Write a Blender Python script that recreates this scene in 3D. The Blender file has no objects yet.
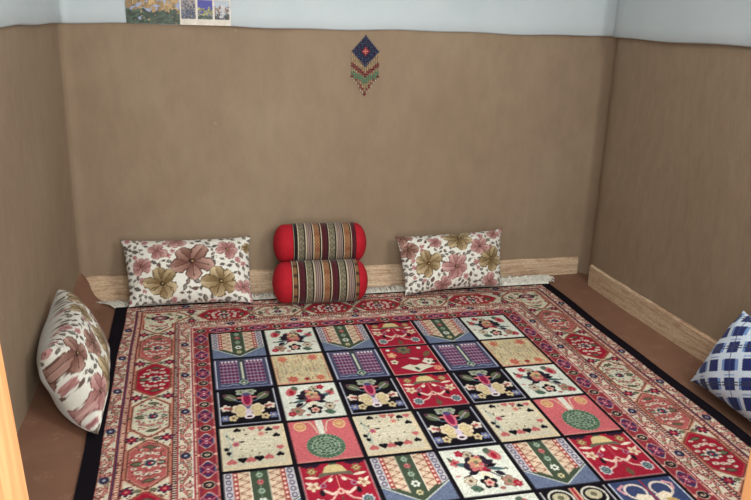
import bpy, bmesh, math, random
import numpy as np
from mathutils import Vector, Matrix

random.seed(7)
rng = np.random.default_rng(11)
scn = bpy.context.scene
COL = scn.collection

# ------------------------------------------------------------------ helpers
def lin(c):
    c = np.clip(np.asarray(c, float), 0, 1)
    return np.where(c <= .04045, c / 12.92, ((c + .055) / 1.055) ** 2.4)

def rgb(r, g, b):
    return np.array([r, g, b], float) / 255.0

def link_mesh(name, me, mats, parent=None):
    o = bpy.data.objects.new(name, me)
    COL.objects.link(o)
    for m in (mats if isinstance(mats, (list, tuple)) else [mats]):
        me.materials.append(m)
    if parent is not None:
        o.parent = parent
    return o

def mesh_obj(name, verts, faces, mats, parent=None, smooth=True, idx=None):
    me = bpy.data.meshes.new(name)
    me.from_pydata([tuple(v) for v in verts], [], faces)
    if idx is not None:
        me.polygons.foreach_set('material_index', idx)
    me.polygons.foreach_set('use_smooth', [smooth] * len(me.polygons))
    me.update()
    return link_mesh(name, me, mats, parent)

def np_mesh(name, V, F, mats, parent=None, smooth=True, colors=None):
    """V (n,3), F (m,4) arrays, colors (n,3) sRGB on points"""
    me = bpy.data.meshes.new(name)
    me.vertices.add(len(V)); me.vertices.foreach_set('co', np.asarray(V, np.float32).ravel())
    m = len(F)
    me.loops.add(m * 4); me.loops.foreach_set('vertex_index', np.asarray(F, np.int32).ravel())
    me.polygons.add(m)
    me.polygons.foreach_set('loop_start', np.arange(0, m * 4, 4, dtype=np.int32))
    me.polygons.foreach_set('loop_total', np.full(m, 4, dtype=np.int32))
    me.polygons.foreach_set('use_smooth', np.full(m, smooth))
    me.update(calc_edges=True)
    if colors is not None:
        a = me.color_attributes.new('pattern', 'FLOAT_COLOR', 'POINT')
        c = np.ones((len(V), 4), np.float32); c[:, :3] = lin(colors)
        a.data.foreach_set('color', c.ravel())
    me.validate()
    return link_mesh(name, me, mats, parent)

def grid_faces(nx, ny, off=0, flip=False):
    i = np.arange(nx - 1)[None, :]; j = np.arange(ny - 1)[:, None]
    a = (j * nx + i).ravel() + off
    q = np.stack([a, a + 1, a + nx + 1, a + nx], 1)
    return q[:, ::-1] if flip else q

def empty(name, loc=(0, 0, 0)):
    o = bpy.data.objects.new(name, None); COL.objects.link(o); o.location = loc
    o.empty_display_size = .05
    return o

def tag(o, label, cat, group=None):
    o['label'] = label; o['category'] = cat
    if group: o['group'] = group
    return o

def struct(o):
    o['kind'] = 'structure'; return o

# ------------------------------------------------------------------ materials
def new_mat(name, rough=.8, spec=.3):
    m = bpy.data.materials.new(name); m.use_nodes = True
    nt = m.node_tree; b = nt.nodes['Principled BSDF']
    b.inputs['Roughness'].default_value = rough
    b.inputs['Specular IOR Level'].default_value = spec
    return m, nt, b

def ramp(nt, fac, stops):
    r = nt.nodes.new('ShaderNodeValToRGB'); nt.links.new(fac, r.inputs['Fac'])
    while len(r.color_ramp.elements) < len(stops): r.color_ramp.elements.new(.5)
    for e, (p, c) in zip(r.color_ramp.elements, stops):
        e.position = p; e.color = tuple(lin(c)) + (1,)
    return r.outputs['Color']

def noise(nt, scale, detail=4, rough=.55, vec=None, dist=0):
    n = nt.nodes.new('ShaderNodeTexNoise'); n.inputs['Scale'].default_value = scale
    n.inputs['Detail'].default_value = detail; n.inputs['Roughness'].default_value = rough
    n.inputs['Distortion'].default_value = dist
    if vec is not None: nt.links.new(vec, n.inputs['Vector'])
    return n.outputs['Fac']

def objcoord(nt, scale=(1, 1, 1), rot=(0, 0, 0)):
    t = nt.nodes.new('ShaderNodeTexCoord'); mp = nt.nodes.new('ShaderNodeMapping')
    mp.inputs['Scale'].default_value = scale; mp.inputs['Rotation'].default_value = rot
    nt.links.new(t.outputs['Object'], mp.inputs['Vector']); return mp.outputs['Vector']

def bump(nt, b, h, strength, dist=.01):
    bp = nt.nodes.new('ShaderNodeBump'); bp.inputs['Strength'].default_value = strength
    bp.inputs['Distance'].default_value = dist
    nt.links.new(h, bp.inputs['Height']); nt.links.new(bp.outputs['Normal'], b.inputs['Normal'])

def mixc(nt, fac, c1, c2, mode='MIX'):
    m = nt.nodes.new('ShaderNodeMix'); m.data_type = 'RGBA'; m.blend_type = mode
    for s, v in ((m.inputs[0], fac), (m.inputs[6], c1), (m.inputs[7], c2)):
        if hasattr(v, 'links'): nt.links.new(v, s)
        elif isinstance(v, (int, float)): s.default_value = v
        else: s.default_value = tuple(lin(v)) + (1,)
    return m.outputs[2]

def simple(name, col, rough=.8, var=.06, scale=40, bmp=0, metal=0):
    m, nt, b = new_mat(name, rough)
    v = objcoord(nt); n = noise(nt, scale, vec=v)
    c = np.array(col)
    nt.links.new(ramp(nt, n, [(.3, c * (1 - var)), (.7, np.clip(c * (1 + var), 0, 1))]), b.inputs['Base Color'])
    b.inputs['Metallic'].default_value = metal
    if bmp: bump(nt, b, n, bmp, .003)
    return m

# mud plaster
def mud():
    m, nt, b = new_mat('mud_plaster', .85, .2)
    v = objcoord(nt); vs = objcoord(nt, (1, 1, .45))
    big = noise(nt, 2.2, 5, .6, v, .4); fine = noise(nt, 22, 5, .6, vs)
    tiny = noise(nt, 160, 3, .6, v)
    c1 = ramp(nt, big, [(.25, rgb(134, 115, 94)), (.5, rgb(140, 121, 100)), (.75, rgb(147, 130, 108))])
    c2 = ramp(nt, fine, [(.35, rgb(240, 240, 240)), (.62, rgb(255, 255, 255))])
    c = mixc(nt, .6, c1, c2, 'MULTIPLY')
    # small pale scuffs
    vo = nt.nodes.new('ShaderNodeTexVoronoi'); vo.inputs['Scale'].default_value = 5.5
    nt.links.new(v, vo.inputs['Vector'])
    sc = nt.nodes.new('ShaderNodeMath'); sc.operation = 'LESS_THAN'; sc.inputs[1].default_value = .035
    nt.links.new(vo.outputs['Distance'], sc.inputs[0])
    sm = nt.nodes.new('ShaderNodeMath'); sm.operation = 'MULTIPLY'; sm.inputs[1].default_value = .35
    nt.links.new(sc.outputs[0], sm.inputs[0])
    c = mixc(nt, sm.outputs[0], c, rgb(165, 148, 124))
    nt.links.new(c, b.inputs['Base Color'])
    ad = nt.nodes.new('ShaderNodeMath'); ad.operation = 'ADD'
    nt.links.new(fine, ad.inputs[0]); nt.links.new(big, ad.inputs[1])
    bump(nt, b, ad.outputs[0], .22, .012)
    return m

def white_plaster():
    m, nt, b = new_mat('white_plaster', .7, .3)
    v = objcoord(nt); n = noise(nt, 5, 4, vec=v)
    nt.links.new(ramp(nt, n, [(.3, rgb(174, 184, 187)), (.7, rgb(182, 191, 193))]), b.inputs['Base Color'])
    bump(nt, b, n, .2, .01)
    return m

def wood_paper(axis):
    m, nt, b = new_mat('wood_grain_skirting', .65, .25)
    v = objcoord(nt, (1.6, 1.6, 60)); v2 = objcoord(nt, (2.5, 2.5, 26)); v3 = objcoord(nt, (14, 14, 60))
    g = noise(nt, 3, 6, .7, v, .8); l = noise(nt, 2.2, 4, .6, v2, 1.5); f = noise(nt, 5, 4, .6, v3)
    c = ramp(nt, g, [(.30, rgb(160, 132, 110)), (.45, rgb(198, 174, 146)), (.60, rgb(212, 190, 162)), (.8, rgb(222, 206, 180))])
    c2 = ramp(nt, l, [(.38, rgb(206, 170, 150)), (.52, rgb(255, 252, 246))])
    c3 = ramp(nt, f, [(.35, rgb(205, 196, 186)), (.6, rgb(255, 255, 255))])
    cc = mixc(nt, .5, c, c2, 'MULTIPLY'); cc = mixc(nt, .7, cc, c3, 'MULTIPLY')
    nt.links.new(cc, b.inputs['Base Color'])
    bump(nt, b, g, .3, .004)
    return m

def vinyl():
    m, nt, b = new_mat('brown_vinyl_floor', .62, .35)
    v = objcoord(nt)
    n = noise(nt, 9, 5, .6, v); f = noise(nt, 90, 2, .5, v)
    c = ramp(nt, n, [(.3, rgb(118, 84, 66)), (.7, rgb(128, 92, 73))])
    # faint hatched diamond motifs printed on the vinyl, repeating
    sep = nt.nodes.new('ShaderNodeSeparateXYZ'); nt.links.new(v, sep.inputs[0])
    def M(op, a, bb=None, cc=None):
        k = nt.nodes.new('ShaderNodeMath'); k.operation = op
        for i, q in enumerate((a, bb, cc)):
            if q is None: continue
            if hasattr(q, 'links'): nt.links.new(q, k.inputs[i])
            else: k.inputs[i].default_value = q
        return k.outputs[0]
    P = .17
    row = M('FLOOR', M('DIVIDE', sep.outputs[1], P * .6))
    sx = M('ADD', sep.outputs[0], M('MULTIPLY', M('MODULO', row, 2.0), P * .5))
    fx = M('ABSOLUTE', M('SUBTRACT', M('FRACT', M('DIVIDE', M('ADD', sx, 5.03), P)), .5))
    fy = M('ABSOLUTE', M('SUBTRACT', M('FRACT', M('DIVIDE', sep.outputs[1], P * .6)), .5))
    dsum = M('ADD', fx, M('MULTIPLY', fy, .6))
    ins = M('LESS_THAN', dsum, .17)
    st = M('GREATER_THAN', M('FRACT', M('MULTIPLY', M('ADD', sep.outputs[0], M('MULTIPLY', sep.outputs[1], 1.6)), 95.0)), .55)
    mask = M('MULTIPLY', M('MULTIPLY', ins, st), M('MULTIPLY', M('GREATER_THAN', f, .5), .3))
    nt.links.new(mixc(nt, mask, c, rgb(178, 140, 118)), b.inputs['Base Color'])
    bump(nt, b, f, .12, .002)
    return m

def attr_mat(name, rough=.9, fuzz=0, bscale=300, bstr=.3, spec=.15):
    m, nt, b = new_mat(name, rough, spec)
    a = nt.nodes.new('ShaderNodeAttribute'); a.attribute_name = 'pattern'
    v = objcoord(nt); n = noise(nt, bscale, 2, .5, v)
    sh = ramp(nt, n, [(.25, rgb(225, 225, 225)), (.75, rgb(255, 255, 255))])
    nt.links.new(mixc(nt, 1.0, a.outputs['Color'], sh, 'MULTIPLY'), b.inputs['Base Color'])
    b.inputs['Sheen Weight'].default_value = fuzz
    bump(nt, b, n, bstr, .002)
    return m

def pine():
    m, nt, b = new_mat('pine_door_frame', .5, .4)
    v = objcoord(nt, (30, 30, 1.0)); g = noise(nt, 2, 5, .6, v, .5)
    nt.links.new(ramp(nt, g, [(.3, rgb(186, 124, 74)), (.55, rgb(208, 156, 106)), (.8, rgb(220, 176, 130))]), b.inputs['Base Color'])
    bump(nt, b, g, .1, .002)
    return m

M_MUD = mud(); M_WHITE = white_plaster(); M_SKIRT = wood_paper('x'); M_VINYL = vinyl(); M_PINE = pine()
M_RUG = attr_mat('rug_pile', 1.0, 0, 420, .4, .05)
M_CLOTH = attr_mat('printed_cotton', .85, .1, 350, .25)
M_WOVEN = attr_mat('woven_stripe_cloth', .85, .1, 500, .5)
M_PAPER = attr_mat('printed_paper', .5, 0, 50, .05, .4)
M_BEAD = attr_mat('glass_beads', .3, 0, 50, .0, .6)
M_RED = simple('red_felt', rgb(162, 17, 33), .85, .07, 120, .2)
M_BLACKEDGE = simple('black_binding', rgb(24, 20, 27), 1.0)
M_FRINGE = simple('white_cotton_fringe', rgb(226, 224, 212), .9, .08, 60)
M_CREAM = simple('cream_cotton', rgb(205, 208, 200), .85, .04, 30)
M_CEIL = simple('white_ceiling', rgb(222, 226, 226), .8, .02, 4)
M_NAIL = simple('nail_metal', rgb(70, 66, 60), .4, .05, 30, 0, .8)

# ------------------------------------------------------------------ painter
class Cv:
    """numpy canvas painted in a local frame u 0..1, v 0..1 (v downwards)"""
    def __init__(s, arr, asp=None):
        s.a = arr; s.h, s.w = arr.shape[:2]
        s.U, s.V = np.meshgrid((np.arange(s.w) + .5) / s.w, (np.arange(s.h) + .5) / s.h)
        s.k = (s.h / s.w) if asp is None else asp       # v unit / u unit
    def put(s, m, c): s.a[m] = c
    def rect(s, u0, v0, u1, v1, c): s.put((s.U >= u0) & (s.U <= u1) & (s.V >= v0) & (s.V <= v1), c)
    def ell(s, cu, cv, ru, rv, c, ang=0):
        x = s.U - cu; y = (s.V - cv) * s.k
        ca, sa = math.cos(ang), math.sin(ang)
        X = x * ca + y * sa; Y = -x * sa + y * ca
        s.put((X / ru) ** 2 + (Y / rv) ** 2 <= 1, c)
    def ring(s, cu, cv, ru, rv, t, c, c2):
        s.ell(cu, cv, ru, rv, c); s.ell(cu, cv, ru - t, rv - t, c2)
    def line(s, p, q, w, c):
        px, py = p[0], p[1] * s.k; qx, qy = q[0], q[1] * s.k
        x = s.U; y = s.V * s.k; dx, dy = qx - px, qy - py
        t = np.clip(((x - px) * dx + (y - py) * dy) / (dx * dx + dy * dy + 1e-12), 0, 1)
        s.put((x - px - t * dx) ** 2 + (y - py - t * dy) ** 2 <= (w / 2) ** 2, c)
    def path(s, pts, w, c):
        for a, b in zip(pts[:-1], pts[1:]): s.line(a, b, w, c)
    def poly(s, pts, c):
        x, y = s.U, s.V; m = np.zeros(x.shape, bool); n = len(pts)
        for i in range(n):
            x1, y1 = pts[i]; x2, y2 = pts[(i + 1) % n]
            if y1 == y2: continue
            cnd = ((y1 > y) != (y2 > y)) & (x < (x2 - x1) * (y - y1) / (y2 - y1) + x1)
            m ^= cnd
        s.put(m, c)
    def flower(s, cu, cv, r, n, c, cc, edge=None, rot=0, inner=.32, notch=.35):
        x = s.U - cu; y = (s.V - cv) * s.k
        d = np.hypot(x, y) / r; t = np.arctan2(y, x) + rot
        prof = 1 - notch * (1 - np.abs(np.cos(n * t / 2)))
        if edge is not None: s.put(d <= prof * 1.13, edge)
        s.put(d <= prof, c)
        s.put(d <= inner, cc)
    def leaf(s, cu, cv, L, W, ang, c, vein=None):
        x = s.U - cu; y = (s.V - cv) * s.k
        ca, sa = math.cos(ang), math.sin(ang)
        X = (x * ca + y * sa) / L; Y = (-x * sa + y * ca) / W
        m = (np.abs(X) < 1) & (np.abs(Y) < (1 - X * X))
        s.put(m, c)
        if vein is not None: s.put((np.abs(X) < .85) & (np.abs(Y) < .16), vein)
    def heart(s, cu, cv, r, c, up=1):
        s.ell(cu - r * .5, cv - up * r * .25 / s.k, r * .58, r * .58, c)
        s.ell(cu + r * .5, cv - up * r * .25 / s.k, r * .58, r * .58, c)
        s.poly([(cu - r * 1.02, cv - up * r * .05 / s.k), (cu + r * 1.02, cv - up * r * .05 / s.k), (cu, cv + up * r / s.k)], c)

BLK = rgb(24, 20, 27); NAVY = rgb(42, 42, 76); RED = rgb(176, 28, 52); SAL = rgb(200, 98, 98); CRM = rgb(214, 204, 178)
WHT = rgb(218, 222, 206); GRN = rgb(68, 82, 62); TEAL = rgb(70, 100, 104); PNK = rgb(212, 128, 122); MAG = rgb(150, 26, 70)
BLU = rgb(98, 112, 144); GOLD = rgb(205, 172, 118); BRN = rgb(116, 66, 52); ORG = rgb(200, 120, 80); GRY = rgb(150, 150, 150)
OLV = rgb(110, 108, 78); PUR = rgb(78, 66, 118); LGN = rgb(150, 176, 150)

def spk(c, base, cols, dens, rs, r=.012):
    n = int(dens)
    for _ in range(n):
        u, v = rs.random(2); c.ell(.04 + u * .92, .04 + v * .92, r * (.6 + rs.random()), r * (.6 + rs.random()), cols[rs.integers(len(cols))])

def tile_mihrab(c, rs):
    c.a[:] = BLU
    m = rs.random(c.U.shape); c.a[m < .3] = rgb(120, 134, 162); c.a[m > .85] = rgb(80, 92, 124)
    # whole arch bottom boundary
    B = lambda u: .98 - abs(u - .5) * .95
    bot = np.minimum(.98 - np.abs(c.U - .5) * .72, .97)
    arch = c.V < bot
    c.a[arch] = GRN
    edge = (np.abs(c.V - bot) < .012); c.a[edge] = rgb(200, 205, 195)
    inn = bot - .07
    au = np.abs(c.U - .5)
    z1 = (au > .13) & (au < .30) & (c.V < bot - .10); c.a[z1] = rgb(214, 184, 150)
    zz = np.abs(((c.V * 7) % 1) - .5) * 2
    c.a[z1 & (np.abs(zz - (au - .14) / .15) < .13)] = rgb(146, 92, 76)
    zz2 = np.abs(((c.V * 7 + .5) % 1) - .5) * 2
    c.a[z1 & (np.abs(zz2 - (au - .14) / .15) < .09)] = rgb(230, 205, 180)
    c.a[(np.abs(au - .135) < .008) & (c.V < bot - .09)] = rgb(226, 214, 190)
    z2 = (au > .30) & (au < .375) & (c.V < bot - .06); c.a[z2] = rgb(168, 66, 54)
    c.a[z2 & (np.hypot((au - .337) / .02, (((c.V * 11) % 1) - .5) / .3) < 1)] = rgb(232, 196, 184)
    z3 = (au > .375) & (au < .5) & (c.V < bot - .03); c.a[z3] = rgb(190, 186, 190)
    rr = np.hypot((au - .435) / .042, (((c.V * 8) % 1) - .5) / .42)
    c.a[z3 & (rr < 1) & (rr > .55)] = rgb(92, 80, 110)
    for v, k in ((.09, LGN), (.24, SAL), (.42, LGN), (.62, WHT), (.8, rgb(215, 200, 150))):
        c.flower(.5, v, .055 if v != .62 else .07, 6, k, GRN if k is not SAL else RED, inner=.35)
    c.line((.5, 0), (.5, .55), .012, LGN)

def tile_bouquet(c, rs, flip=False):
    c.a[:] = WHT
    f = (lambda u: 1 - u) if flip else (lambda u: u)
    L = lambda u, v, a, b, g, k, vn=None: c.leaf(f(u), v, a, b, -g if flip else g, k, vn)
    L(.42, .1, .08, .03, .4, BLK)
    c.flower(f(.40), .15, .09, 5, rgb(196, 176, 150), OLV)
    c.flower(f(.28), .11, .075, 5, RED, rgb(200, 60, 70))
    c.flower(f(.14), .30, .09, 6, SAL, RED, rot=.4); L(.09, .22, .06, .025, 1.2, GRN)
    c.ell(f(.80), .20, .09, .13, SAL, -.5 if not flip else .5); L(.73, .10, .06, .07, .6, rgb(90, 104, 86)); c.ell(f(.8), .22, .04, .07, RED)
    L(.24, .36, .11, .045, .3, TEAL)
    for du, dv, g in ((-.14, 0, -.6), (.14, -.04, .6), (-.1, .06, .5), (.16, .05, 0), (.02, -.1, 1.4)):
        L(.47 + du, .36 + dv, .11, .06, g, rgb(52, 40, 62))
    for u_, v_, g_ in ((.30, .44, .9), (.66, .34, -.3), (.36, .26, -.9), (.60, .24, .9), (.72, .60, .6), (.34, .54, -.2)): L(u_, v_, .085, .045, g_, rgb(44, 34, 50))
    for u_, v_ in ((.52, .22), (.38, .42), (.62, .44)): c.ell(f(u_), v_, .05, .04, rgb(206, 110, 104))
    c.flower(f(.46), .33, .12, 5, GOLD, OLV, rot=.5); c.ell(f(.40), .36, .05, .05, rgb(200, 130, 110)); c.ell(f(.53), .38, .045, .045, SAL)
    c.ell(f(.46), .48, .12, .05, SAL); c.ell(f(.56), .50, .06, .05, RED)
    L(.70, .50, .15, .035, .2, TEAL); L(.66, .42, .10, .03, -.2, BLK)
    c.path([(f(.16), .62), (f(.3), .57), (f(.44), .5)], .022, BLK)
    c.path([(f(.56), .52), (f(.68), .66), (f(.8), .74)], .02, BLK)
    c.ell(f(.50), .63, .09, .07, rgb(232, 220, 190))
    c.flower(f(.48), .76, .13, 5, BLK, SAL, rot=.3); c.flower(f(.48), .77, .08, 5, rgb(222, 170, 150), RED)
    c.flower(f(.22), .70, .09, 6, rgb(200, 190, 160), BRN, edge=BRN); c.leaf(f(.25), .86, .1, .06, .3, GRN)
    c.flower(f(.24), .86, .07, 5, rgb(80, 112, 92), GRN)
    c.flower(f(.78), .78, .11, 5, rgb(176, 130, 110), OLV, edge=BRN); c.flower(f(.88), .84, .075, 7, RED, SAL, rot=.2)
    L(.62, .90, .05, .03, 0, rgb(170, 100, 90)); L(.08, .58, .05, .015, 0, SAL)
    L(.86, .52, .04, .02, .8, OLV)

def tile_grid(c, rs):
    c.a[:] = rgb(72, 74, 104)
    for b0, b1 in ((.10, .43), (.57, .90)):
        z = (c.U > b0) & (c.U < b1) & (c.V > .06) & (c.V < .83)
        c.a[z] = rgb(160, 132, 158)
        fu = ((c.U - b0) / (b1 - b0) * 5) % 1 - .5; fv = ((c.V - .06) / .77 * 7) % 1 - .5
        r = np.hypot(fu / .42, fv / .4)
        c.a[z & (r < 1)] = rgb(84, 44, 88)
        c.a[z & (r < .5)] = rgb(146, 30, 64)
        c.a[z & (c.V < .13) & (fu > 0)] = rgb(228, 222, 226)
    c.rect(.455, 0, .545, .72, rgb(64, 70, 74)); c.rect(.48, .12, .52, .70, rgb(206, 208, 188))
    c.poly([(.5, .72), (.60, .82), (.5, .92), (.4, .82)], LGN); c.poly([(.5, .76), (.56, .82), (.5, .88), (.44, .82)], BLK)
    c.ell(.5, .83, .025, .025, WHT)
    for s in (0, 1):
        q = (lambda u: 1 - u) if s else (lambda u: u)
        c.path([(q(.10), .88), (q(.2), .91), (q(.3), .87), (q(.4), .90)], .02, rgb(140, 160, 190))
    for u in (.025, .975): c.rect(u - .011, .02, u + .011, .98, rgb(196, 200, 216))
    c.rect(.02, .965, .98, .985, rgb(120, 130, 165))

def tile_script(c, rs):
    c.a[:] = rgb(212, 190, 142)
    for k in range(13):
        u = .06 + k * .075
        v = .03
        while v < .93:
            h = .03 + rs.random() * .06
            k2 = [rgb(120, 132, 124), rgb(168, 172, 150), rgb(228, 216, 176), rgb(150, 108, 92), rgb(176, 180, 120)][rs.integers(5)]
            c.line((u + rs.normal() * .006, v), (u + rs.normal() * .012, v + h), .016, k2)
            if rs.random() < .4: c.line((u, v + h), (u + .03, v + h), .014, k2)
            v += h + .018
    c.flower(.2, .15, .10, 7, rgb(214, 106, 84), ORG, notch=.5); c.flower(.78, .14, .11, 7, rgb(214, 106, 84), SAL, notch=.5)
    c.flower(.3, .86, .10, 7, rgb(206, 92, 80), ORG); c.flower(.55, .88, .055, 4, rgb(176, 48, 48), BRN); c.flower(.8, .86, .09, 7, rgb(214, 106, 84), ORG)
    c.rect(0, .96, 1, 1, rgb(216, 150, 120)); c.rect(0, 0, .03, 1, rgb(220, 170, 130)); c.rect(.97, 0, 1, 1, rgb(220, 170, 130))

def tile_black(c, rs):
    c.a[:] = BLK
    for s in (-1, 1):
        q = lambda u: .5 + s * (u - .5)
        c.flower(q(.58), .07, .09, 5, rgb(150, 160, 138), OLV, edge=rgb(196, 196, 176))
        c.leaf(q(.78), .21, .15, .085, -.7 * s, rgb(92, 104, 70), rgb(170, 150, 150)); c.ell(q(.86), .14, .035, .035, rgb(96, 52, 72))
        c.path([(q(.74), .26), (q(.66), .34), (q(.56), .36)], .016, rgb(110, 136, 156))
        c.leaf(q(.62), .24, .07, .02, -.1 * s, rgb(216, 120, 116))
        c.flower(q(.865), .52, .095, 5, rgb(226, 210, 190), rgb(190, 70, 70), rot=.4)
        c.ell(q(.80), .54, .04, .04, rgb(150, 80, 66))
        c.flower(q(.89), .80, .08, 6, rgb(110, 120, 170), rgb(200, 186, 150)); c.flower(q(.76), .81, .08, 5, rgb(216, 196, 146), BRN)
        c.ell(q(.68), .62, .05, .03, rgb(84, 46, 50))
        c.flower(q(.64), .58, .145, 6, rgb(224, 204, 168), rgb(206, 190, 130), rot=.3, notch=.22); c.ring(q(.64), .58, .08, .08, .012, rgb(190, 150, 110), rgb(214, 196, 140))
        c.ell(q(.63), .73, .08, .06, rgb(214, 190, 140))
    c.poly([(.43, .45), (.57, .45), (.5, .62)], rgb(104, 96, 138))
    c.ell(.5, .30, .095, .19, rgb(220, 108, 124)); c.ell(.5, .30, .06, .15, MAG); c.ell(.5, .15, .07, .05, rgb(86, 70, 116))
    c.ell(.5, .70, .05, .12, rgb(214, 196, 214)); c.ell(.5, .79, .085, .06, rgb(236, 222, 226)); c.ell(.5, .79, .045, .028, rgb(72, 30, 44))
    for u in (.03, .97): c.rect(u - .011, .02, u + .011, .98, rgb(176, 180, 196))
    c.rect(.02, .965, .98, .985, rgb(170, 176, 190))

def tile_red(c, rs):
    c.a[:] = RED
    for k in range(5):
        for s in (-1, 1):
            u = .5 + s * (.22 + k * .055); c.rect(u - .03, 0, u + .03, .045 + .02 * (k % 2), rgb(50, 30, 50))
    c.poly([(.32, .20), (.37, .08), (.44, .035), (.56, .035), (.63, .08), (.68, .20)], rgb(214, 190, 128))
    c.poly([(.28, .20), (.72, .20), (.78, .30), (.62, .26), (.38, .26), (.22, .30)], rgb(108, 100, 80))
    c.rect(.44, 0, .56, .04, GRN)
    for s in (-1, 1):
        q = lambda u: .5 + s * (u - .5)
        c.flower(q(.83), .15, .085, 6, rgb(150, 110, 70), rgb(86, 84, 56), notch=.5); c.flower(q(.83), .15, .05, 4, rgb(196, 170, 110), BRN)
        c.leaf(q(.85), .28, .11, .028, -.15 * s, rgb(232, 212, 186))
        c.line((q(.55), .27), (q(.78), .47), .018, rgb(216, 160, 140))
        c.leaf(q(.60), .36, .05, .03, .9 * s, rgb(238, 220, 196))
        c.flower(q(.86), .46, .10, 5, rgb(222, 196, 160), rgb(176, 120, 90), rot=.8, notch=.5); c.leaf(q(.92), .40, .06, .02, -.8 * s, rgb(230, 214, 190))
        c.ring(q(.72), .46, .045, .045, .015, rgb(150, 130, 160), RED)
        c.path([(q(.53), .60), (q(.62), .64), (q(.72), .56)], .045, rgb(236, 204, 184))
        c.path([(q(.55), .62), (q(.64), .74), (q(.78), .80)], .03, rgb(232, 178, 160))
        c.ell(q(.76), .60, .035, .06, rgb(34, 28, 34))
        c.flower(q(.84), .80, .10, 8, rgb(206, 200, 196), rgb(70, 92, 118), notch=.25, inner=.65)
        c.flower(q(.84), .80, .045, 6, rgb(120, 150, 130), NAVY)
    c.line((.5, .28), (.5, .56), .012, rgb(220, 120, 110))
    c.ell(.5, .60, .05, .06, rgb(228, 180, 160)); c.ell(.5, .60, .02, .03, RED)
    c.leaf(.5, .88, .09, .05, 1.57, rgb(120, 84, 60)); c.line((.5, .7), (.5, .95), .012, GRN)
    frame(c, rgb(226, 170, 166))

def tile_redbird(c, rs):
    c.a[:] = RED
    c.flower(.45, .12, .15, 7, rgb(120, 104, 76), GRN, edge=rgb(60, 50, 50)); c.leaf(.28, .12, .07, .05, .4, rgb(110, 60, 80))
    c.flower(.16, .30, .10, 5, rgb(226, 150, 110), rgb(220, 190, 150)); c.flower(.14, .55, .08, 5, rgb(226, 216, 180), GRN)
    c.ell(.14, .1, .04, .04, WHT); c.ell(.78, .08, .04, .04, WHT)
    c.leaf(.86, .32, .13, .06, -.9, rgb(120, 90, 64)); c.path([(.2, .42), (.45, .4), (.6, .5), (.8, .45)], .02, rgb(84, 30, 50))
    c.leaf(.56, .47, .12, .03, .35, rgb(230, 200, 190))
    c.flower(.80, .60, .12, 5, rgb(228, 222, 196), BLK, rot=.6, inner=.2); c.leaf(.92, .62, .07, .03, 0, BLK)
    c.poly([(.2, .76), (.4, .66), (.5, .72), (.62, .66), (.86, .78), (.66, .86), (.5, .95), (.38, .88)], rgb(222, 216, 190))
    c.leaf(.5, .83, .07, .04, 1.2, GRN); c.flower(.9, .85, .09, 7, rgb(230, 140, 110), ORG)
    frame(c, rgb(226, 160, 150))

def frame(c, k, t=.02):
    c.rect(0, .012, t, 1, k); c.rect(1 - t, .012, 1, 1, k); c.rect(0, 1 - t * .8, 1, 1, k)

def tile_hearts(c, rs):
    c.a[:] = rgb(208, 198, 168)
    spk(c, 0, [rgb(190, 190, 160), rgb(222, 214, 190), rgb(176, 184, 158)], 150, rs, .009)
    for v in (.30, .42, .5, .58): c.path([(.2 + .04 * k, v + .012 * math.sin(k * 2.1 + v * 9)) for k in range(15)], .01, rgb(228, 224, 200))
    c.path([(.1, .1), (.12, .3), (.16, .5), (.14, .8)], .016, rgb(150, 176, 170)); c.path([(.12, .22), (.2, .34)], .012, TEAL); c.path([(.15, .45), (.09, .6), (.12, .7)], .012, TEAL)
    for u, v, k in ((.27, .05, BLK), (.5, .04, SAL), (.64, .05, SAL), (.76, .09, BLK), (.88, .08, SAL), (.86, .25, BLK), (.88, .56, SAL), (.86, .71, BLK)):
        c.heart(u, v + .02, .055, k, -1 if k is BLK else 1)
    for u, v, k in ((.14, .82, SAL), (.30, .80, BLK), (.42, .80, SAL), (.545, .79, BLK), (.69, .77, SAL)):
        c.heart(u, v, .068, k, -1 if k is SAL else 1)
    for u in (.3, .42, .545, .69): c.line((u, .68), (u, .74), .01, OLV)
    c.flower(.23, .42, .06, 6, SAL, rgb(120, 60, 130)); c.leaf(.32, .37, .05, .018, 0, BLK)
    c.flower(.63, .21, .06, 6, rgb(216, 140, 120), SAL, notch=.5)
    for u, v in ((.08, .52), (.11, .62)): c.ell(u, v, .035, .04, BLK)
    for u, v in ((.38, .08), (.4, .2), (.62, .12), (.52, .33), (.72, .2), (.72, .52), (.2, .28), (.1, .2), (.56, .67), (.3, .55), (.45, .6)): c.ell(u, v, .014, .018, OLV if v > .3 else BLK)
    c.rect(0, .93, 1, 1, rgb(216, 196, 158)); c.rect(.94, 0, 1, 1, rgb(216, 196, 158)); c.rect(0, 0, .03, 1, rgb(216, 200, 166))

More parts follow.
